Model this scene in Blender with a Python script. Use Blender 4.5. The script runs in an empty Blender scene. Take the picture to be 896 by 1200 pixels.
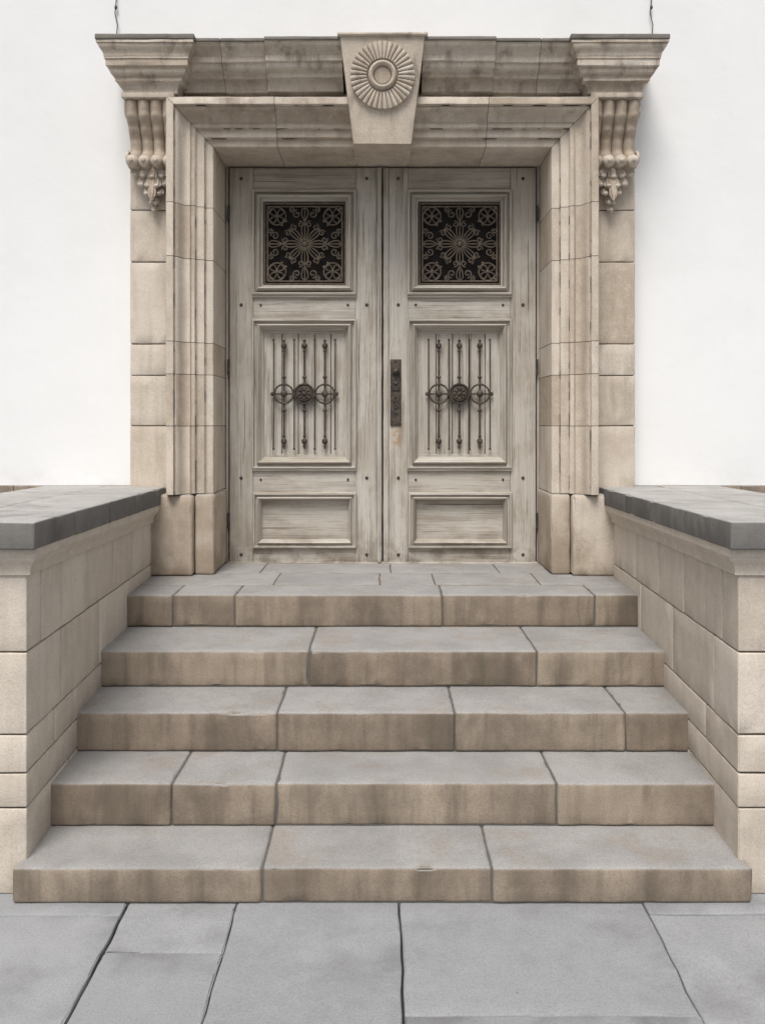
import bpy, math, random
from mathutils import Vector, noise
random.seed(7)
sc = bpy.context.scene
ZC = 1.741

# ------------------------------------------------------------------ node helpers
class G:
    def __init__(s, name):
        s.m = bpy.data.materials.new(name); s.m.use_nodes = True
        s.nt = s.m.node_tree; s.b = s.nt.nodes['Principled BSDF']
        s.L = s.nt.links
        s.geo = s.n('ShaderNodeNewGeometry'); s.tc = s.n('ShaderNodeTexCoord')
    def n(s, t, **k):
        x = s.nt.nodes.new(t)
        for a, b in k.items(): setattr(x, a, b)
        return x
    def put(s, sock, v):
        if v is None: return
        if hasattr(v, 'is_output'): s.L.new(v, sock)
        else:
            if isinstance(v, tuple) and len(v) == 3 and len(sock.default_value) == 4: v = v + (1,)
            sock.default_value = v
    def math(s, op, a, b=None, c=None, clamp=False):
        x = s.n('ShaderNodeMath', operation=op, use_clamp=clamp)
        s.put(x.inputs[0], a); s.put(x.inputs[1], b); s.put(x.inputs[2], c)
        return x.outputs[0]
    def vm(s, op, a, b):
        x = s.n('ShaderNodeVectorMath', operation=op); s.put(x.inputs[0], a); s.put(x.inputs[1], b)
        return x.outputs[0]
    def mix(s, f, a, b, mode='MIX'):
        x = s.n('ShaderNodeMix', data_type='RGBA', blend_type=mode)
        s.put(x.inputs[0], f); s.put(x.inputs[6], a); s.put(x.inputs[7], b)
        return x.outputs[2]
    def noise(s, vec, scale, detail=4, rough=.55, dist=0):
        x = s.n('ShaderNodeTexNoise'); s.put(x.inputs['Vector'], vec)
        x.inputs['Scale'].default_value = scale; x.inputs['Detail'].default_value = detail
        x.inputs['Roughness'].default_value = rough; x.inputs['Distortion'].default_value = dist
        return x.outputs[0]
    def mr(s, v, a, b, c=0., d=1., smooth=True):
        x = s.n('ShaderNodeMapRange')
        if smooth: x.interpolation_type = 'SMOOTHSTEP'
        s.put(x.inputs[0], v)
        for i, q in enumerate((a, b, c, d)): x.inputs[i+1].default_value = q
        return x.outputs[0]
    def ramp(s, v, cols):
        x = s.n('ShaderNodeValToRGB'); s.put(x.inputs[0], v)
        e = x.color_ramp.elements
        while len(e) < len(cols): e.new(.5)
        for i, (p, c) in enumerate(cols): e[i].position = p; e[i].color = tuple(c) + (1,)
        return x.outputs[0]
    def coords(s, island=True):
        v = s.tc.outputs['Object']
        if island:
            r = s.math('MULTIPLY', s.geo.outputs['Random Per Island'], 37.0)
            c = s.n('ShaderNodeCombineXYZ'); s.put(c.inputs[0], r); s.put(c.inputs[1], r); s.put(c.inputs[2], r)
            v = s.vm('ADD', v, c.outputs[0])
        return v
    def scale(s, v, sc_): return s.vm('MULTIPLY', v, sc_)
    def xyz(s, v):
        x = s.n('ShaderNodeSeparateXYZ'); s.put(x.inputs[0], v); return x.outputs
    def bump(s, h, strength, dist=.01, prev=None):
        x = s.n('ShaderNodeBump'); s.put(x.inputs['Height'], h)
        x.inputs['Strength'].default_value = strength; x.inputs['Distance'].default_value = dist
        if prev is not None: s.put(x.inputs['Normal'], prev)
        return x.outputs[0]
    def done(s, col, rough, normal=None):
        s.put(s.b.inputs['Base Color'], col); s.put(s.b.inputs['Roughness'], rough)
        if normal is not None: s.put(s.b.inputs['Normal'], normal)
        s.b.inputs['Specular IOR Level'].default_value = .2
        return s.m

def stone(name, c1, c2, c3, top=None, topamt=.9, stain=(.12,.09,.065), st=(.56,.75,.6), speck=.12, bump=.35,
          grime=None, streak=None, high=None, spots=None):
    g = G(name); v = g.coords(); w = g.tc.outputs['Object']
    base = g.ramp(g.geo.outputs['Random Per Island'], [(0, c1), (.55, c2), (1, c3)])
    n1 = g.noise(v, 3.2, 4, .6)
    base = g.mix(g.mr(n1, .38, .7, 0, .5), base, c3)
    n2 = g.noise(v, 16, 3, .65)
    base = g.mix(g.mr(n2, .4, .7, .0, .35), base, c1)
    n3 = g.noise(g.scale(v, (1.6, 1.6, .8)), 2.2, 4, .6, .2)
    base = g.mix(g.mr(n3, st[0], st[1], 0, st[2]), base, stain)
    if streak:
        n4 = g.noise(g.scale(w, (8, 8, .8)), 2.0, 3, .6)
        base = g.mix(g.mr(n4, .42, .8, 0, streak), base, stain)
    z = g.xyz(w)[2]
    if grime:
        f = g.math('MULTIPLY', g.mr(z, grime[0], grime[1], 1, 0), g.mr(n1, .35, .65, .1, grime[2]))
        base = g.mix(f, base, stain)
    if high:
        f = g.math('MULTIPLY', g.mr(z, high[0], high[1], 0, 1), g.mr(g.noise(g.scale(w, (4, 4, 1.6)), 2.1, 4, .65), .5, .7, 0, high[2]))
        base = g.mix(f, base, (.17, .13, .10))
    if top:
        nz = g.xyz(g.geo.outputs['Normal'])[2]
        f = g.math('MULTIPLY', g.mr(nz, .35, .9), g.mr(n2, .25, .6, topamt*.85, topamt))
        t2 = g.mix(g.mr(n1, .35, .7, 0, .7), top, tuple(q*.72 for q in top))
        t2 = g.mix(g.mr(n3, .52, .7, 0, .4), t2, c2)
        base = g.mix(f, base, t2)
    if spots:
        vo = g.n('ShaderNodeTexVoronoi'); g.put(vo.inputs['Vector'], v); vo.inputs['Scale'].default_value = 4.5
        base = g.mix(g.mr(vo.outputs['Distance'], .015, .035, spots, 0), base, (.09, .085, .08))
        n5 = g.noise(w, 1.3, 5, .6)
        base = g.mix(g.mr(n5, .5, .68, 0, .35), base, tuple(q*1.25 for q in c1))
    sp = g.noise(v, 150, 1, .7)
    base = g.mix(g.mr(sp, .3, .62, speck*1.6, 0), base, (.08, .07, .06))
    h = g.math('ADD', g.math('MULTIPLY', sp, .3), g.noise(v, 30, 3, .72))
    return g.done(base, .9, g.bump(h, bump, .006))

M = {}
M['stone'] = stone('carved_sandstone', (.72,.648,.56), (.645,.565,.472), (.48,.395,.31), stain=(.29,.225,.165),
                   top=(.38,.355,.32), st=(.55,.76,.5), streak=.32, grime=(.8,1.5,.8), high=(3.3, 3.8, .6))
M['stonetop'] = stone('cornice_slab_stone', (.25,.23,.205), (.22,.20,.18), (.19,.175,.155), stain=(.09,.08,.07))
M['step'] = stone('step_sandstone', (.39,.322,.252), (.325,.262,.202), (.265,.212,.163), top=(.375,.368,.36), topamt=.97,
                  stain=(.11,.09,.07), st=(.38,.68,.66), streak=.6, speck=.14, bump=.34)
M['wallst'] = stone('parapet_limestone', (.72,.65,.565), (.665,.595,.51), (.56,.49,.41), stain=(.36,.30,.24), st=(.56,.8,.45), speck=.1, grime=(0,.6,.6), streak=.25)
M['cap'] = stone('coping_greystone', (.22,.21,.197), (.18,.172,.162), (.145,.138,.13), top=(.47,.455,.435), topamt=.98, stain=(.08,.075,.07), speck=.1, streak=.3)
M['pave'] = stone('paving_stone', (.345,.35,.358), (.31,.315,.325), (.275,.28,.292), stain=(.18,.18,.182), st=(.48,.74,.55), speck=.12, bump=.25, spots=.7)

def mortar(name, c):
    g = G(name); v = g.coords(False)
    return g.done(g.mix(g.noise(v, 30, 2), tuple(q*.6 for q in c), c), .95)
M['mortar'] = mortar('mortar', (.09,.072,.056))
M['mortard'] = mortar('dark_joint', (.06,.055,.05))
M['mortarg'] = mortar('grey_step_joint', (.15,.145,.135))

def plaster():
    g = G('white_plaster'); v = g.coords(False)
    n = g.noise(v, 1.1, 4, .6); n2 = g.noise(g.scale(v, (5, 5, .7)), 1.6, 3, .6)
    c = g.mix(g.mr(n, .3, .75), (.865,.866,.866), (.82,.82,.817))
    c = g.mix(g.mr(n2, .6, .85, 0, .2), c, (.72,.715,.70))
    z = g.xyz(v)[2]
    f = g.math('MULTIPLY', g.mr(z, 1.3, 1.5, 1, 0), g.mr(g.noise(g.scale(v, (1, 1, .8)), 7, 4, .6), .42, .75, 0, .35))
    c = g.mix(f, c, (.62,.6,.55))
    h = g.math('ADD', g.noise(v, 4, 4, .6), g.math('MULTIPLY', g.noise(v, 90, 1), .08))
    return g.done(c, .9, g.bump(h, .22, .02))
M['plaster'] = plaster()

def wood(name, axis):
    g = G(name); v = g.coords(); w = g.tc.outputs['Object']
    s1 = (1, 1, .02) if axis == 'z' else (.02, 1, 1)
    s2 = (1, 1, .06) if axis == 'z' else (.06, 1, 1)
    gr = g.noise(g.scale(v, s1), 115, 4, .72, .2)
    gr2 = g.noise(g.scale(v, s2), 24, 4, .62, .4)
    pa = g.noise(g.scale(v, (1, 1, .5) if axis == 'z' else (.5, 1, 1)), 4.5, 5, .68)
    c = g.ramp(gr, [(.32, (.17,.14,.11)), (.44, (.385,.345,.29)), (.62, (.49,.455,.40))])
    c = g.mix(g.mr(gr2, .46, .70, 0, .55), c, (.31,.265,.21))
    paint = g.math('MULTIPLY', g.mr(pa, .38, .58, 0, .72), g.mr(gr, .36, .47, .4, 1))
    c = g.mix(paint, c, (.565,.535,.485))
    c = g.mix(g.mr(g.noise(g.scale(v, s2), 8, 4, .65), .56, .74, 0, .5), c, (.20,.16,.12))
    ck = g.noise(g.scale(v, (1, 1, .012) if axis == 'z' else (.012, 1, 1)), 60, 2, .5)
    c = g.mix(g.mr(ck, .28, .33, .75, 0), c, (.07,.055,.045))
    r = g.geo.outputs['Random Per Island']
    c = g.mix(g.math('MULTIPLY', r, .28), c, (.37,.325,.27))
    z = g.xyz(w)[2]
    f = g.math('MULTIPLY', g.mr(z, .8, 1.1, 1, 0), g.mr(g.noise(w, 9, 4, .65), .4, .65, 0, .7))
    c = g.mix(f, c, (.17,.132,.1))
    d = g.n('ShaderNodeVectorMath', operation='DISTANCE')
    g.put(d.inputs[0], g.scale(w, (1, .0, .45))); d.inputs[1].default_value = (.090, 0, 1.655*.45)
    f = g.math('MULTIPLY', g.mr(d.outputs['Value'], .01, .05, 1, 0), g.mr(g.noise(w, 30, 3), .35, .6, .15, .75))
    c = g.mix(f, c, (.38,.2,.09))
    h = g.math('ADD', gr, g.math('MULTIPLY', gr2, .5))
    return g.done(c, .85, g.bump(h, .6, .004))
M['woodv'] = wood('weathered_wood_vertical', 'z'); M['woodh'] = wood('weathered_wood_horizontal', 'x')

def iron(name, a, b_):
    g = G(name); v = g.coords(False)
    c = g.mix(g.mr(g.noise(v, 40, 3), .4, .65), a, b_)
    m = g.done(c, .6); g.b.inputs['Metallic'].default_value = .25
    return m
M['iron'] = iron('dark_wrought_iron', (.06,.052,.046), (.11,.086,.067))
M['grille'] = iron('rusty_grille_iron', (.125,.103,.083), (.19,.15,.115))
def plain(name, c, r=.8):
    g = G(name); v = g.coords(False)
    return g.done(g.mix(g.noise(v, 12, 2), tuple(q*.6 for q in c), c), r)
M['dark'] = plain('dark_recess', (.016,.012,.010), .6)
M['asphalt'] = plain('ground_base', (.06,.058,.055), .95)

# ------------------------------------------------------------------ mesh builder
def nz(p, s, o=0.):
    return noise.noise(Vector((p[0]*s+o, p[1]*s+o*.7, p[2]*s-o)))
class B:
    def __init__(s): s.v = []; s.f = []
    def add(s, vs, fs):
        o = len(s.v); s.v += [tuple(p) for p in vs]
        s.f += [tuple(i+o for i in f) for f in fs]
    def block(s, x0, x1, y0, y1, z0, z1, R=.006, step=.08, chip=.0, amp=.0006):
        if x0 > x1: x0, x1 = x1, x0
        R = min(R, (x1-x0)*.3, (y1-y0)*.3, (z1-z0)*.3)
        def ax(a, b):
            n = max(1, int((b-a-2*R)/step))
            return [a, a+.55*R]+[a+R+(b-a-2*R)*i/n for i in range(n+1)]+[b-.55*R, b]
        A = [ax(x0, x1), ax(y0, y1), ax(z0, z1)]
        n = [len(a) for a in A]; d = {}; vs = []; fs = []
        lo = (x0+R, y0+R, z0+R); hi = (x1-R, y1-R, z1-R); off = random.random()*50
        def vid(i, j, k):
            key = (i, j, k)
            if key in d: return d[key]
            p = Vector((A[0][i], A[1][j], A[2][k]))
            c = Vector([min(max(p[q], lo[q]), hi[q]) for q in range(3)])
            u = p-c; cnt = sum(abs(q) > 1e-6 for q in u); u.normalize()
            r = R+amp*nz(p, 9, off)*(1.5)
            if cnt >= 2 and chip: r -= chip*max(0, nz(p, 15, off)-.22)*2.5+chip*.25*abs(nz(p, 40, off))
            d[key] = len(vs); vs.append(c+u*r); return d[key]
        for a, (b_, c_) in ((0, (1, 2)), (1, (0, 2)), (2, (0, 1))):
            for end in (0, n[a]-1):
                for i in range(n[b_]-1):
                    for j in range(n[c_]-1):
                        q = []
                        for (p_, r_) in ((i, j), (i+1, j), (i+1, j+1), (i, j+1)):
                            k = [0, 0, 0]; k[a] = end; k[b_] = p_; k[c_] = r_; q.append(vid(*k))
                        fs.append(q)
        s.add(vs, fs)
    def sweep(s, rings, cap=False, closed=False, wear=.0, ring_closed=False):
        m = len(rings[0]); vs = []
        for r in rings:
            for p in r:
                p = Vector(p)
                if wear: p = p+Vector((nz(p, 14), nz(p, 14, 9), nz(p, 14, 21)))*wear+Vector((0, max(0, nz(p, 30, 4)-.3)*wear*5, 0))
                vs.append(p)
        fs = []; k = len(rings)
        for i in range(k if closed else k-1):
            i2 = (i+1) % k
            for j in range(m if ring_closed else m-1):
                j2 = (j+1) % m
                fs.append((i*m+j, i*m+j2, i2*m+j2, i2*m+j))
        if cap: fs += [tuple(range(m)), tuple(range((k-1)*m, k*m))]
        s.add(vs, fs)
    def tube(s, pts, r, closed=False, seg=6):
        pts = [Vector(p) for p in pts]; rings = []; n = len(pts)
        for i, p in enumerate(pts):
            a = pts[(i-1) % n] if (closed or i) else p; b = pts[(i+1) % n] if (closed or i < n-1) else p
            t = (b-a).normalized(); y = Vector((0, 1, 0))
            if abs(t.dot(y)) > .95: y = Vector((1, 0, 0))
            e = t.cross(y).normalized(); f = t.cross(e)
            rr = r(i/(n-1)) if callable(r) else r
            rings.append([p+(e*math.cos(q*math.tau/seg)+f*math.sin(q*math.tau/seg))*rr for q in range(seg)])
        s.sweep(rings, cap=not closed, closed=closed, ring_closed=True)
    def blob(s, c, rad, rx=0, ry=0, n=10, m=7, fn=None):
        from mathutils import Euler
        e = Euler((rx, ry, 0)).to_matrix(); vs = []; fs = []
        for i in range(m+1):
            th = math.pi*i/m
            for j in range(n):
                ph = math.tau*j/n
                p = Vector((math.sin(th)*math.cos(ph), math.sin(th)*math.sin(ph), math.cos(th)))
                if fn: p = p*fn(p)
                p = Vector((p.x*rad[0], p.y*rad[1], p.z*rad[2])); vs.append(e @ p+Vector(c))
        for i in range(m):
            for j in range(n): fs.append((i*n+j, i*n+(j+1) % n, (i+1)*n+(j+1) % n, (i+1)*n+j))
        s.add(vs, fs)
    def obj(s, name, mat, parent=None, ang=38, fn=None):
        if fn: s.v = [tuple(fn(Vector(p))) for p in s.v]
        me = bpy.data.meshes.new(name); me.from_pydata(s.v, [], s.f)
        import bmesh
        bm = bmesh.new(); bm.from_mesh(me)
        bmesh.ops.recalc_face_normals(bm, faces=bm.faces)
        for f in bm.faces: f.smooth = True
        bm.to_mesh(me); bm.free()
        me.materials.append(mat)
        me.set_sharp_from_angle(angle=math.radians(ang))
        o = bpy.data.objects.new(name, me); sc.collection.objects.link(o)
        if parent: o.parent = parent
        return o
def empty(name):
    o = bpy.data.objects.new(name, None); sc.collection.objects.link(o); o.empty_display_size = .2; return o
def lin(a, b, step):
    n = max(1, int(abs(b-a)/step)); return [a+(b-a)*i/n for i in range(n+1)]
def curve(p0, p1, kind, n=6):
    out = []
    for i in range(n+1):
        t = i/n
        if kind == 'ovolo': a, b = math.sin(t*math.pi/2), 1-math.cos(t*math.pi/2)
        elif kind == 'cavetto': a, b = 1-math.cos(t*math.pi/2), math.sin(t*math.pi/2)
        else: a, b = t-math.sin(math.tau*t)/math.tau*.9, t
        out.append((p0[0]+(p1[0]-p0[0])*a, p0[1]+(p1[1]-p0[1])*b))
    return out
def wrap(b, x0, x1, y0, yb, prof, side=(True, True), wear=.0015):
    rings = []
    o0 = lambda o: o if side[0] else 0
    o1 = lambda o: o if side[1] else 0
    rings.append([(x0-o0(o), yb, z) for o, z in prof])
    for t in lin(0, 1, .3): rings.append([(x0-o0(o), yb+(y0-o-yb)*max(t, .02), z) for o, z in prof])
    for t in lin(0, 1, .05/max(.05, x1-x0)): rings.append([(x0-o0(o)+(x1+o1(o)-x0+o0(o))*t, y0-o, z) for o, z in prof])
    for t in lin(0, 1, .3): rings.append([(x1+o1(o), y0-o+(yb-y0+o)*t, z) for o, z in prof])
    b.sweep(rings, wear=wear)
    for q in (0, -1):
        o, z = prof[q]
        b.add([(x0-o0(o), yb, z), (x0-o0(o), y0-o, z), (x1+o1(o), y0-o, z), (x1+o1(o), yb, z)], [(0, 1, 2, 3)])

# ------------------------------------------------------------------ ground + pavement
b = B(); b.add([(-200, -200, -.02), (200, -200, -.02), (200, 200, -.02), (-200, 200, -.02)], [(0, 1, 2, 3)])
b.obj('ground', M['asphalt'])
b = B()
xs = [-6.2, -5.3, -4.5, -3.6, -2.7, -1.82, -.93, -.53, .06, .93, 1.8, 2.6, 3.5, 4.4, 5.3, 6.2]
rows = {(-.93): [1.6, 2.80, 4.2], (-.53): [2.1, 3.9], .06: [1.5, 2.505, 3.7], .93: [1.9, 3.02], -1.82: [2.2, 3.01]}
for i in range(len(xs)-1):
    a, c = xs[i], xs[i+1]
    mid = rows.get(a, [random.uniform(1.2, 2), random.uniform(2.7, 3.6)])
    ys = [-5, -3.9+random.random()*.5, -2.7+random.random()*.5, -1.3+random.random()*.5, 0+random.random()*.5]+mid+[5.42]
    for j in range(len(ys)-1):
        gd = {-.93: .005, -.53: .002, .06: .0042, .93: .002}
        g1 = gd.get(a, .004); g2 = gd.get(c, .004)
        dz = random.uniform(-.002, .002)
        b.block(a+g1, c-g2, ys[j]+.0015, ys[j+1]-.0015, -.04, dz, R=.005, step=.05, chip=.010, amp=.0014)
b.obj('pavement', M['pave'], fn=lambda p: Vector((p.x+.03*nz((p.x*.6, p.y*.9, 0), 1, 3)+.006*nz(p, 9), p.y+.005*nz(p, 8, 5), p.z)))

# ------------------------------------------------------------------ steps
D = [3.082, 3.401, 3.723, 4.078, 4.554]; Z = [.129, .302, .475, .648, .821]
J = [[-.4346, .3976], [-.84, -.425, .694], [-.458, .316, 1.061], [-.351, .738], [-1.12, -.788, .319, 1.134]]
steps = empty('stone_steps')
b = B(); core = B()
for i in range(5):
    hw = 1.337 if i == 0 else 1.42
    zb = 0 if i == 0 else Z[i-1]
    yb = (D[i+1]+.06) if i < 4 else 4.84
    e = [-hw]+J[i]+[hw]
    for k in range(len(e)-1):
        g_ = random.uniform(.001, .0022)
        dz = random.uniform(-.0015, .0015); dy = random.uniform(-.004, .004)
        b.block(e[k]+g_, e[k+1]-g_, D[i]+dy, yb, zb+.002, Z[i]+dz, R=.012, step=.03, chip=.005, amp=.0014)
    core.block(-hw+.02, hw-.02, D[i]+.008, 5.5 if i else 4.9, zb-.02, Z[i]-.006, R=.002, step=.5)
for y0, y1, js in ((4.84, 5.22, [-.62, -.016, .30, .9]), (5.22, 5.66, [-.75, .05, .72])):
    e = [-1.42]+js+[1.42]
    for k in range(len(e)-1):
        b.block(e[k]+.002, e[k+1]-.002, y0+.002, y1-.001, .76, Z[4]+random.uniform(-.002, .001), R=.006, step=.05, chip=.005, amp=.0012)
core.block(-1.4, 1.4, 4.8, 5.64, .1, .8135, R=.002, step=.5)
b.obj('step_blocks', M['step'], steps, fn=lambda p: Vector((p.x+.005*nz(p, 5, 2), p.y, p.z))); core.obj('step_mortar', M['mortarg'], steps)

# ------------------------------------------------------------------ parapet walls
def parapet(name, sgn):
    e = empty(name); b = B(); cor = B(); mo = B(); cap = B()
    rnd = random.Random(3 if sgn < 0 else 11)
    courses = [(0, .319, [3.62, 4.5]), (.319, .447, [3.9, 4.7]), (.447, .589, [3.44, 4.2]),
               (.589, .893, [3.52, 4.05, 4.62]), (.893, 1.20, [3.29, 3.86, 4.28, 4.68])]
    if sgn > 0: courses = [(0, .319, [3.7, 4.4]), (.319, .447, [3.8, 4.6]), (.447, .589, [3.5, 4.3]),
               (.589, .893, [3.40, 3.95, 4.5]), (.893, 1.20, [3.31, 3.78, 4.17, 4.6])]
    for z0, z1, js in courses:
        ee = [3.14]+js+[5.39]
        for k in range(len(ee)-1):
            xx = [1.31, 1.97] if (k or rnd.random() < .3) else [1.31, 1.31+rnd.choice([.25, .33, .4]), 1.97]
            for q in range(len(xx)-1):
                b.block(xx[q]+(.003 if q else rnd.uniform(-.001, .001)), xx[q+1]-.003, ee[k]+.004, ee[k+1]-.004, z0+.003, z1-.003, R=.005, step=.06, chip=.004, amp=.0012)
    cor.block(1.321, 1.96, 3.151, 5.385, 0, 1.2, R=.002, step=.6)
    prof = [(0, 1.175), (.004, 1.178), (.012, 1.18), (.012, 1.20)]+curve((.014, 1.203), (.04, 1.25), 'cyma')+[(.046, 1.252), (.046, 1.30)]
    wrap(mo, 1.305, 1.975, 3.145, 5.38, prof, wear=.001)
    ys = [3.06, 3.52, 4.02, 4.52, 4.98, 5.385] if sgn < 0 else [3.06, 3.6, 4.12, 4.6, 5.385]
    for k in range(len(ys)-1):
        for xa, xb in ((1.25, 1.64), (1.64, 2.035)):
            cap.block(xa+.0015, xb-.0015, ys[k]+.0015, ys[k+1]-.0015, 1.281, 1.383+rnd.uniform(-.001, .001), R=.008, step=.05, chip=.006, amp=.001)
    cb = B(); cb.block(1.26, 2.025, 3.07, 5.38, 1.283, 1.374, R=.002, step=.5)
    def f1(p): return Vector((sgn*(p.x+.037*(p.y-3.14)), p.y, p.z))
    def f2(p): return Vector((sgn*(p.x+.037*(p.y-3.14)), p.y, p.z-.018*(p.y-3.14)))
    b.obj('wall_blocks', M['wallst'], e, fn=f1); cor.obj('wall_joints', M['mortar'], e, fn=f1)
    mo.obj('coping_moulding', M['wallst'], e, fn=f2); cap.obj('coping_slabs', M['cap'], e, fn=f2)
    cb.obj('coping_joints', M['mortard'], e, fn=f2)
parapet('stone_parapet_wall', -1); parapet('stone_parapet_wall.001', 1)

# ------------------------------------------------------------------ building wall
wl = empty('plaster_wall'); b = B()
def wallpart(x0, x1, z0, z1):
    nx = max(1, int((x1-x0)/.25)); nzz = max(1, int((z1-z0)/.25)); vs = []; fs = []
    for j in range(nzz+1):
        for i in range(nx+1):
            x = x0+(x1-x0)*i/nx; z = z0+(z1-z0)*j/nzz
            vs.append((x, 5.40+.004*nz((x, 0, z), .9), z))
    for j in range(nzz):
        for i in range(nx): q = j*(nx+1)+i; fs.append((q, q+1, q+nx+2, q+nx+1))
    b.add(vs, fs)
wallpart(-9, -1.3, 0, 7); wallpart(1.3, 9, 0, 7); wallpart(-1.3, 1.3, 3.7, 7)
b.add([(-9, 5.41, 7), (9, 5.41, 7), (9, 9, 7), (-9, 9, 7)], [(0, 1, 2, 3)])
b.add([(-9, 5.41, 0), (-9, 9, 0), (-9, 9, 7), (-9, 5.41, 7), (9, 5.41, 0), (9, 9, 0), (9, 9, 7), (9, 5.41, 7)], [(0, 1, 2, 3), (4, 5, 6, 7)])
b.obj('plaster_face', M['plaster'], wl)
b = B()
for sg in (-1, 1):
    x = 1.57
    while x < 8.9:
        w = random.uniform(.5, .9)
        for z0, z1 in ((0, .45), (.45, .9), (.9, 1.347)):
            a, c = sorted((sg*x, sg*(x+w)))
            b.block(a+.002, c-.002, 5.365, 5.45, z0+.002, z1-.002, R=.006, step=.12, chip=.003)
        x += w
b.obj('base_course', M['step'], wl)
for i, sx in enumerate((-1.684, 1.69)):
    c = B(); pts = []
    for k in range(40):
        t = k/39; z = 7-(7-4.02)*t if t < .93 else 7-(7-4.02)*.93-(t-.93)*3.0
        pts.append((sx+.006*math.sin(t*60)+(.02*math.sin((t-.9)*60) if t > .9 else 0), 5.385-.03*max(0, t-.8), z))
    c.tube(pts, .0032); c.blob((sx+.004, 5.38, 4.36), (.009, .009, .014))
    c.obj('cable' if i == 0 else 'cable.001', M['iron'], wl)

# ------------------------------------------------------------------ door surround
sur = empty('stone_door_surround')
W, T, P0 = 1.03, 3.42, 1.31
prof = [(0, 5.63), (0, 5.5), (0, 5.35), (0, 5.206), (.002, 5.202), (.006, 5.2), (.045, 5.2), (.047, 5.198), (.048, 5.180), (.051, 5.176), (.094, 5.176),
        (.097, 5.174), (.098, 5.156), (.102, 5.152), (.120, 5.152), (.123, 5.150), (.125, 5.142), (.132, 5.150), (.145, 5.150), (.158, 5.144), (.17, 5.130), (.18, 5.112),
        (.187, 5.100), (.196, 5.094), (.205, 5.096), (.206, 5.078), (.209, 5.074), (.245, 5.074), (.251, 5.078), (.254, 5.087), (.256, 5.12), (.256, 5.27)]
prof = [(t, d if d >= 5.2 else 5.2-(5.2-d)*1.2) for t, d in prof]
legs = [1.31, 1.72, 2.03, 2.224, 2.728, 3.048, None]
b = B(); mb = B()
def leg(bb, s, za, zb, pf, gap, wear):
    rings = []
    for u in lin(0, 1, .05/.5):
        r = []
        for t, d in pf:
            zt = (T+t-gap) if zb is None else zb-gap
            z = za+gap+(zt-za-gap)*u
            r.append((s*(W+t), d, z))
        rings.append(r)
    bb.sweep(rings, wear=wear)
def lint(bb, xa, xb, pf, gap, wear):
    rings = []
    for u in lin(0, 1, .05/.6):
        r = []
        for t, d in pf:
            a = -(W+t)+gap if xa is None else xa+gap
            c = (W+t)-gap if xb is None else xb-gap
            r.append((a+(c-a)*u, d, T+t))
        rings.append(r)
    bb.sweep(rings, wear=wear)
for s in (-1, 1):
    for k in range(len(legs)-1):
        jt = random.uniform(-.004, .004)
        leg(b, s, legs[k], legs[k+1], [(t, d+jt*.3) for t, d in prof], .0018, .0018)
lj = [None, -.64, -.165, .165, .63, None]
for k in range(5): lint(b, lj[k], lj[k+1], prof, .0016, .0018)
mp = [(t+.006 if i < 6 else t, d+.007) for i, (t, d) in enumerate(prof)]
for s in (-1, 1): leg(mb, s, P0, None, mp, 0, 0)
lint(mb, None, None, mp, 0, 0)
for s in (-1, 1):
    def blk(xa, xb, *a, **k): b.block(*sorted((s*xa, s*xb)), *a, **k)
    blk(1.138, 1.565, 5.10, 5.45, .822, 1.309, R=.016, step=.04, chip=.012, amp=.003)
    blk(1.018, 1.134, 5.150, 5.63, .822, 1.307, R=.014, step=.04, chip=.012, amp=.003)
    pj = [1.31, 1.72, 2.03, 2.224, 2.728, 3.048, 3.40, 3.70]
    for k in range(len(pj)-1):
        blk(1.289, 1.552, 5.25+random.uniform(-.002, .002), 5.45, pj[k]+.002, pj[k+1]-.002, R=.006, step=.05, chip=.005, amp=.0015)
    mb.block(*sorted((s*1.28, s*1.545)), 5.257, 5.44, 1.25, 3.7, R=.002, step=.5)
fj = [-1.29, -.66, .66, 1.29]
for k in range(3): b.block(fj[k]+.0015, fj[k+1]-.0015, 5.20, 5.45, T+.2585, 3.77, R=.005, step=.05, chip=.003, amp=.001)
mid = [(0, 3.735), (.004, 3.737), (.018, 3.738), (.022, 3.742), (.022, 3.757)]+curve((.024, 3.76), (.062, 3.80), 'cavetto')+[(.075, 3.803), (.078, 3.807), (.078, 3.826)] + \
    curve((.082, 3.83), (.125, 3.87), 'ovolo')+[(.128, 3.873), (.138, 3.874), (.141, 3.878), (.141, 3.908)]+curve((.145, 3.912), (.192, 3.962), 'cyma')+[(.196, 3.964), (.2, 3.967)]
secs = [(-1.2, -.95, 0), (-.95, -.69, 0), (-.69, -.235, .022), (.235, .665, .022), (.665, .93, 0), (.93, 1.2, 0)]
sl = B()
for x0, x1, pr in secs:
    wrap(b, x0+.0015, x1-.0015, 5.19-pr, 5.42, mid, side=(False, False), wear=.0022)
    sl.block(x0+.001, x1-.001, 4.984-pr, 5.42, 3.969, 3.991, R=.005, step=.04, chip=.004)
mb.block(-1.2, 1.2, 5.18, 5.4, 3.745, 3.96, R=.002, step=.5)
end = [(0, 3.693), (.006, 3.695), (.008, 3.70), (.008, 3.716)]+curve((.01, 3.72), (.034, 3.752), 'cavetto')+[(.04, 3.754), (.044, 3.757), (.044, 3.778)] + \
    curve((.047, 3.782), (.072, 3.82), 'ovolo')+[(.074, 3.823), (.084, 3.825), (.088, 3.83), (.088, 3.866), (.094, 3.868), (.094, 3.878)]+curve((.096, 3.88), (.122, 3.945), 'cyma')+[(.13, 3.947), (.13, 3.96)]
for s in (-1, 1):
    x0, x1 = sorted((s*1.225, s*1.53))
    wrap(b, x0, x1, 5.07, 5.42, end, wear=.0022)
    sl.block(x0-.135, x1+.135, 4.935, 5.42, 3.962, 3.994, R=.006, step=.04, chip=.005)
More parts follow.
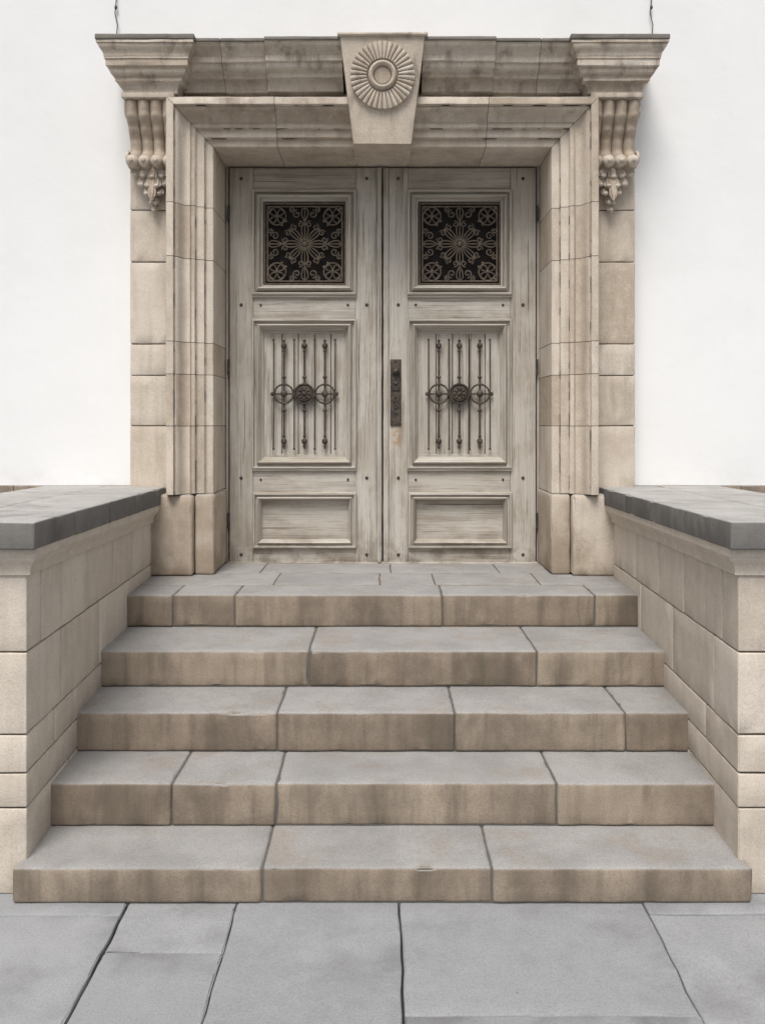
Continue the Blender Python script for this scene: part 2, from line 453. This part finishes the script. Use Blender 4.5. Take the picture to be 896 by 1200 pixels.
sl.obj('cornice_top_slabs', M['stonetop'], sur)
# keystone
ks = B()
rings = []
for i in range(25):
    u = i/24; z = 3.996-(3.996-3.388)*u; hw = .25-(.25-.172)*u; y = 4.952+.085*u
    r = [(-hw, 5.43, z), (-hw, y+.012, z), (-hw+.003, y+.003, z), (-hw+.012, y, z), (-hw*.5, y, z), (0, y, z), (hw*.5, y, z), (hw-.012, y, z), (hw-.003, y+.003, z), (hw, y+.012, z), (hw, 5.43, z)]
    rings.append(r)
ks.sweep(rings, cap=True, wear=.0015)
ks.block(-.262, .262, 4.935, 5.43, 3.985, 4.004, R=.006, step=.04, chip=.004)
# rosette
NP = 36; SA = NP*10; vs = []; fs = []
cz = ZC+(495-88)*.00497
yk = lambda z: 4.952+.085*(3.996-z)/.608
radii = [0, .02, .038, .046, .050, .054, .058, .064, .070, .076, .080, .083, .086, .090, .094, .1, .115, .13, .145, .16, .172, .18, .185, .187, .188]
for i, r in enumerate(radii):
    for j in range(SA):
        a = math.tau*j/SA
        pet = abs(math.sin(a*NP/2))**.28
        rr = r
        if r < .047: h = .020
        elif r < .052: h = .010
        elif r < .084: h = .014+.026*math.sin(math.pi*(r-.052)/.032)**.5
        elif r < .093: h = .008
        else:
            t = (r-.093)/.095
            h = .008+.018*pet+.004*math.sin(math.pi*t)
            rr = r*(1-.025*(1-pet)*t)
            if i == len(radii)-1: h = -.01
        z = cz+rr*math.cos(a)
        vs.append((rr*math.sin(a), yk(z)-h, z))
for i in range(len(radii)-1):
    for j in range(SA): fs.append((i*SA+j, i*SA+(j+1) % SA, (i+1)*SA+(j+1) % SA, (i+1)*SA+j))
ks.add(vs, fs)
ks.obj('keystone', M['stone'], sur, ang=50)
# consoles
def interp(tab, x):
    for (a, p), (c, q) in zip(tab, tab[1:]):
        if x <= c:
            t = (x-a)/(c-a); t = t*t*(3-2*t); return p+(q-p)*t
    return tab[-1][1]
for s in (-1, 1):
    c = B(); NU, NV = 64, 60; xc = s*1.39
    P = [(0, .150), (.10, .168), (.26, .155), (.42, .115), (.58, .082), (.70, .075), (.80, .09), (.88, .112), (.94, .108), (1, .05)]
    Wd = [(0, .150), (.5, .142), (.66, .136), (.84, .150), (.94, .148), (1, .12)]
    vs = []; fs = []
    for i in range(NV+1):
        v = i/NV; z = 3.694-(3.694-3.262)*v; pr = interp(P, v); hw = interp(Wd, v)
        row = [(xc-hw, 5.26, z)]
        for j in range(NU+1):
            u = j/NU*2-1
            ph = (u+1)/2*4.0
            rib = (abs(math.sin(math.pi*ph))**.6)*.036*(1 if v > .03 else .2)
            row.append((xc+hw*u, 5.25-pr-rib+.02, z))
        row.append((xc+hw, 5.26, z)); vs += row
    m = NU+3
    for i in range(NV):
        for j in range(m-1): fs.append((i*m+j, i*m+j+1, (i+1)*m+j+1, (i+1)*m+j))
    fs += [tuple(range(m)), tuple(range(NV*m, NV*m+m))]
    c.add(vs, fs)
    for k in range(4):
        x = xc+(k-1.5)*.073
        c.blob((x, 5.118, 3.312), (.035, .035, .038), n=14, m=9)
        c.blob((x, 5.083, 3.308), (.014, .010, .015))
    for sx in (-1, 1):
        for (cy_, cz_, R0) in ((5.165, 3.335, .05), (5.15, 3.62, .07)):
            pts = []
            for k in range(36):
                t = k/35; a = t*math.tau*1.6; r = R0*(1-t*.8)
                pts.append((xc+sx*.146, cy_+r*math.cos(a), cz_+r*math.sin(a)))
            c.tube(pts, lambda t: .009*(1-.3*t))
    c.block(xc-.156, xc+.156, 5.050, 5.3, 3.666, 3.697, R=.005, step=.05)
    def leafl(x, y, z, w, l, tilt, roll):
        c.blob((x, y, z), (w, w*.62, l), rx=tilt, ry=roll, n=18, m=14,
               fn=lambda p: (1-.25*abs(math.sin(math.atan2(p.y, p.x)*3)))*(1.0+.08*math.sin(p.z*9)))
    tiers = [(3.258, 5, .050, .031, .058, 5.165), (3.20, 4, .043, .030, .055, 5.168), (3.15, 3, .033, .027, .05, 5.182), (3.10, 2, .022, .023, .045, 5.2), (3.062, 1, 0, .022, .045, 5.215)]
    for z, n, sp, w, l, y in tiers:
        for k in range(n):
            o = (k-(n-1)/2)
            leafl(xc+o*sp, y+abs(o)*.012, z+abs(o)*.010, w, l, -.35, -o*.28 if n > 1 else 0)
            c.blob((xc+o*sp*1.12, y-.022+abs(o)*.012, z-l*.62+abs(o)*.010), (w*.62, .018, .014), n=10, m=7)
    leafl(xc, 5.150, 3.18, .026, .11, -.14, 0)
    c.obj('scroll_console' if s < 0 else 'scroll_console.001', M['stone'], sur, ang=60)
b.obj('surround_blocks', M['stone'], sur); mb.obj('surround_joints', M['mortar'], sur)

# ------------------------------------------------------------------ door
door = empty('wooden_double_door')
YD = 5.58
X = lambda p: (p-448.5)*.00558
Zp = lambda p: ZC+(495-p)*.00558
wv = B(); wh = B(); ir = B(); gl = B(); dk = B()
dk.block(-1.06, 1.06, 5.655, 5.7, .8, 3.45, R=.002, step=.5)
for (s0, s1, o, r0, r1) in ((269.5, 297, 0, 417, 441.5), (456, 478.5, 181.5, 598.5, 628), ):
    def vb(a, c, y, z0, z1, th=.05, **k): wv.block(X(a), X(c), y, y+th, Zp(z1), Zp(z0), R=.003, step=.05, chip=.002, amp=.001)
    def hb(a, c, y, z0, z1, th=.05, **k): wh.block(X(a), X(c), y, y+th, Zp(z1), Zp(z0), R=.003, step=.05, chip=.002, amp=.001)
    vb(s0, s1, YD, 196.5, 659.5); vb(r0, r1, YD, 196.5, 659.5)
    for a, c in ((196.5, 226), (343, 377), (545, 580), (638, 659.5)): hb(s1+.2, r0-.2, YD+.002, a, c)
    for k in range(5):
        a = 311+o+k*19.2
        vb(a+.4, a+18.8, YD+.030, 384, 538, .02)
    hb(302+o, 414+o, YD+.028, 583, 634, .02)
    dk.block(X(300+o), X(415+o), YD+.05, YD+.06, Zp(340), Zp(230), R=.002, step=.3)
    def frame(x0, x1, z0, z1, pf):
        x0, x1, z0, z1 = X(x0+o), X(x1+o), Zp(z1), Zp(z0)
        for side in range(4):
            rings = []
            for u in lin(0, 1, .06):
                r = []
                for t, h in pf:
                    cs = [(x0+t, z0+t), (x1-t, z0+t), (x1-t, z1-t), (x0+t, z1-t)]
                    p, q = cs[side], cs[(side+1) % 4]
                    r.append((p[0]+(q[0]-p[0])*u, YD-h*1.5, p[1]+(q[1]-p[1])*u))
                rings.append(r)
            (wh if side % 2 == 0 else wv).sweep(rings, wear=.0009)
    pf = [(0, -.01), (0, .016), (.003, .02), (.012, .022), (.016, .02), (.018, .008), (.021, .004), (.028, .008), (.036, .026), (.042, .03), (.049, .026), (.055, .010), (.057, .0), (.068, -.002), (.071, -.006), (.073, -.03)]
    frame(296, 418, 223, 346, pf)
    pf2 = [(0, -.01), (0, .014), (.004, .018), (.012, .018), (.015, .004), (.03, .001), (.034, .016), (.042, .024), (.052, .018), (.058, .000), (.066, -.008), (.072, -.010), (.074, -.018), (.09, -.018), (.094, -.024)]
    frame(296, 418, 374, 549, pf2)
    pf3 = [(0, -.01), (0, .016), (.004, .02), (.014, .02), (.018, .008), (.026, .010), (.036, .022), (.044, .012), (.052, -.008), (.056, -.024)]
    frame(297, 418, 577, 642, pf3)
    for z in (347.5, 550.5): hb(296+o, 418+o, YD-.018, z-1.5, z+1.2, .03)
    # ---- iron bars
    yb = YD+.004; zc = 461.5
    for xk in (321, 333, 345, 357, 369, 381, 393):
        kn = xk in (333, 357, 381); x = X(xk+o)
        ir.tube([(x, yb, Zp(398)), (x, yb, Zp(526))], .0062 if kn else .0042, seg=8)
        if kn:
            for z in (405, 517):
                ir.blob((x, yb, Zp(z)), (.019, .016, .021), n=12, m=8)
                for dz in (-6, 6): ir.blob((x, yb, Zp(z+dz)), (.011, .010, .008))
            for z in (442, 481): ir.blob((x, yb, Zp(z)), (.014, .012, .012))
            rr = .062
            if xk != 357:
                ir.tube([(x+rr*math.cos(t*math.tau/32), yb-.008, Zp(zc)+rr*math.sin(t*math.tau/32)) for t in range(32)], .0062, closed=True, seg=8)
                ir.blob((x, yb-.008, Zp(zc)), (.022, .014, .022), n=12)
            else:
                ir.blob((x, yb-.004, Zp(zc)), (.066, .016, .066), n=32, m=10)
                for q in (.064, .042): ir.tube([(x+q*math.cos(t*math.tau/32), yb-.016, Zp(zc)+q*math.sin(t*math.tau/32)) for t in range(32)], .006, closed=True)
                for t in range(8): ir.blob((x+.03*math.cos(t*math.tau/8), yb-.018, Zp(zc)+.03*math.sin(t*math.tau/8)), (.011, .008, .011))
                ir.blob((x, yb-.02, Zp(zc)), (.015, .012, .015))
        else:
            for z in (398, 526): ir.blob((x, yb, Zp(z)), (.008, .008, .008))
    ir.tube([(X(319+o), yb, Zp(zc)), (X(395+o), yb, Zp(zc))], .005)
    for xx in (319, 395): ir.blob((X(xx+o), yb, Zp(zc)), (.011, .01, .014))
    # ---- filigree grille
    TW = .0047
    gx, gz, gy, S = X(357.5+o), Zp(285.5), YD+.004, .262
    def circ(cx, cz_, r, w=TW, n=24): gl.tube([(gx+cx+r*math.cos(t*math.tau/n), gy, gz+cz_+r*math.sin(t*math.tau/n)) for t in range(n)], w, closed=True)
    def petal(cx, cz_, a, r0_, r1_, wd, w=TW, n=18, dy=0):
        pts = []
        for t in range(n):
            q = t/n*math.tau; l = (1-math.cos(q))/2; d = math.sin(q)*wd*(.45+.75*l)
            rr = r0_+(r1_-r0_)*l
            pts.append((gx+cx+rr*math.cos(a)-d*math.sin(a), gy+dy, gz+cz_+rr*math.sin(a)+d*math.cos(a)))
        gl.tube(pts, w, closed=True)
    def spiral(cx, cz_, r, a0, turns, w=TW*.95, sg=1):
        gl.tube([(gx+cx+r*(1-.8*k/23)*math.cos(a0+sg*turns*math.tau*k/23), gy, gz+cz_+r*(1-.8*k/23)*math.sin(a0+sg*turns*math.tau*k/23)) for k in range(24)], w)
    for sq in (S, S-.018):
        for (a, c_) in (((-sq, -sq), (sq, -sq)), ((sq, -sq), (sq, sq)), ((sq, sq), (-sq, sq)), ((-sq, sq), (-sq, -sq))):
            gl.tube([(gx+a[0], gy, gz+a[1]), (gx+c_[0], gy, gz+c_[1])], .0052)
    gl.blob((gx, gy-.004, gz), (.018, .013, .018), n=14)
    circ(0, 0, .030)
    for k in range(8):
        a = k*math.tau/8; L = .24 if k % 2 == 0 else .125
        gl.tube([(gx, gy, gz), (gx+L*math.cos(a), gy, gz+L*math.sin(a))], .0042)
        petal(0, 0, a, .022, .128, .024, .0048)
        gl.blob((gx+.135*math.cos(a), gy, gz+.135*math.sin(a)), (.010, .009, .010))
        # scroll ring that loops between the petals
        am = a+math.tau/16
        for sg in (-1, 1): spiral(.132*math.cos(am+sg*.17), .132*math.sin(am+sg*.17), .021, am, 1.2, sg=sg)
        if k % 2 == 0:
            ux, uz = math.cos(a), math.sin(a)
            petal(.150*ux, .150*uz, a, .0, .085, .024, .0046)
            for sg in (-1, 1):
                spiral(.195*ux-sg*.052*uz, .195*uz+sg*.052*ux, .028, a, 1.25, sg=sg)
                spiral(.226*ux-sg*.082*uz, .226*uz+sg*.082*ux, .018, a+math.pi, 1.25, sg=-sg)
    for qx in (-1, 1):
        for qz in (-1, 1):
            circ(qx*.182, qz*.182, .058, .0048)
            for k in range(4): petal(qx*.182, qz*.182, k*math.tau/4+.785, .006, .054, .020, .0042, n=14)
            gl.blob((gx+qx*.182, gy-.003, gz+qz*.182), (.012, .009, .012))
            for (ex, ez) in ((.232, .232), (.124, .15), (.15, .124)): gl.blob((gx+qx*ex, gy, gz+qz*ez), (.009, .007, .009))
    for xx in ((283, 430) if o == 0 else (467-181.5, 613-181.5)):
        for z in (209, 357, 560, 650): ir.blob((X(xx+o), YD-.001, Zp(z)), (.011, .008, .011), n=12)
    for xx in (306, 408):
        for z in (357, 562): ir.blob((X(xx+o), YD-.001, Zp(z)), (.008, .006, .008), n=12)
for a, c, y in ((441.8, 447.6, YD-.014), (449.4, 455.8, YD-.008)):
    wv.block(X(a), X(c), y, y+.06, Zp(659.5), Zp(196.5), R=.006, step=.04, chip=.003, amp=.0015)
wv.block(X(443.4), X(446), YD-.022, YD, Zp(659), Zp(197), R=.005, step=.05)
for a, c in ((264.5, 267.5), (629.8, 633)): wv.block(X(a), X(c), YD+.02, YD+.07, .82, 3.42, R=.003, step=.06)
wh.block(X(264), X(633), YD+.03, YD+.07, Zp(194.8), Zp(190), R=.003, step=.06)
wh.block(X(268), X(630), YD-.012, YD+.05, .80, .828, R=.004, step=.06, chip=.004)
lk = B()
lk.block(X(457.5), X(470.5), YD-.010, YD+.01, Zp(499), Zp(421), R=.003, step=.03, chip=.002)
lk.block(X(459.5), X(468.5), YD-.016, YD, Zp(458), Zp(425), R=.004, step=.03)
lk.blob((X(464), YD-.03, Zp(435)), (.022, .022, .022), n=16, m=10)
lk.tube([(X(464), YD, Zp(435)), (X(464), YD-.03, Zp(435))], .01)
lk.blob((X(464), YD-.018, Zp(449)), (.015, .01, .015), n=14)
lk.tube([(X(464)+.016*math.cos(t*math.tau/20), YD-.012, Zp(474)+.024*math.sin(t*math.tau/20)) for t in range(20)], .004, closed=True)
lk.blob((X(464), YD-.011, Zp(474)), (.006, .004, .012))
for z in (424, 465, 484, 496): lk.blob((X(464), YD-.012, Zp(z)), (.007, .005, .007))
for xx in (268.5, 629.2):
    for z in (250, 430, 610):
        lk.tube([(X(xx), YD-.004, Zp(z-9)), (X(xx), YD-.004, Zp(z+9))], .009, seg=8)
wv.obj('door_stiles_and_panels', M['woodv'], door); wh.obj('door_rails', M['woodh'], door)
ir.obj('iron_bars', M['iron'], door, ang=60); gl.obj('iron_grilles', M['grille'], door, ang=60)
lk.obj('lock_plate', M['iron'], door); dk.obj('door_backing', M['dark'], door)

# ------------------------------------------------------------------ light, camera
w = bpy.data.worlds.new('World'); sc.world = w; w.use_nodes = True
nt = w.node_tree; bg = nt.nodes['Background']
sky = nt.nodes.new('ShaderNodeTexSky'); sky.sky_type = 'NISHITA'; sky.sun_disc = False
EL, AZ = 58, 193
sky.sun_elevation = math.radians(EL); sky.sun_rotation = math.radians(AZ)
sky.dust_density = 4; sky.air_density = 1.2
hs = nt.nodes.new('ShaderNodeHueSaturation'); hs.inputs['Saturation'].default_value = .35
nt.links.new(sky.outputs[0], hs.inputs['Color']); nt.links.new(hs.outputs[0], bg.inputs[0])
bg.inputs[1].default_value = .115
sun = bpy.data.lights.new('sun', 'SUN'); sun.energy = 2.6; sun.angle = math.radians(26); sun.color = (1, .97, .93)
so = bpy.data.objects.new('sun', sun); sc.collection.objects.link(so)
dv = Vector((math.sin(math.radians(AZ))*math.cos(math.radians(EL)), math.cos(math.radians(AZ))*math.cos(math.radians(EL)), math.sin(math.radians(EL))))
so.rotation_euler = dv.to_track_quat('Z', 'Y').to_euler()
cam = bpy.data.cameras.new('camera'); co = bpy.data.objects.new('camera', cam); sc.collection.objects.link(co)
co.location = (0, 0, ZC); co.rotation_euler = (math.pi/2, 0, 0)
cam.sensor_fit = 'HORIZONTAL'; cam.sensor_width = 36; cam.lens = 36*1000/896; cam.shift_y = -105/896
cam.clip_end = 1000; cam.clip_start = .05
sc.camera = co
sc.view_settings.view_transform = 'Standard'; sc.view_settings.look = 'None'; sc.view_settings.exposure = 0
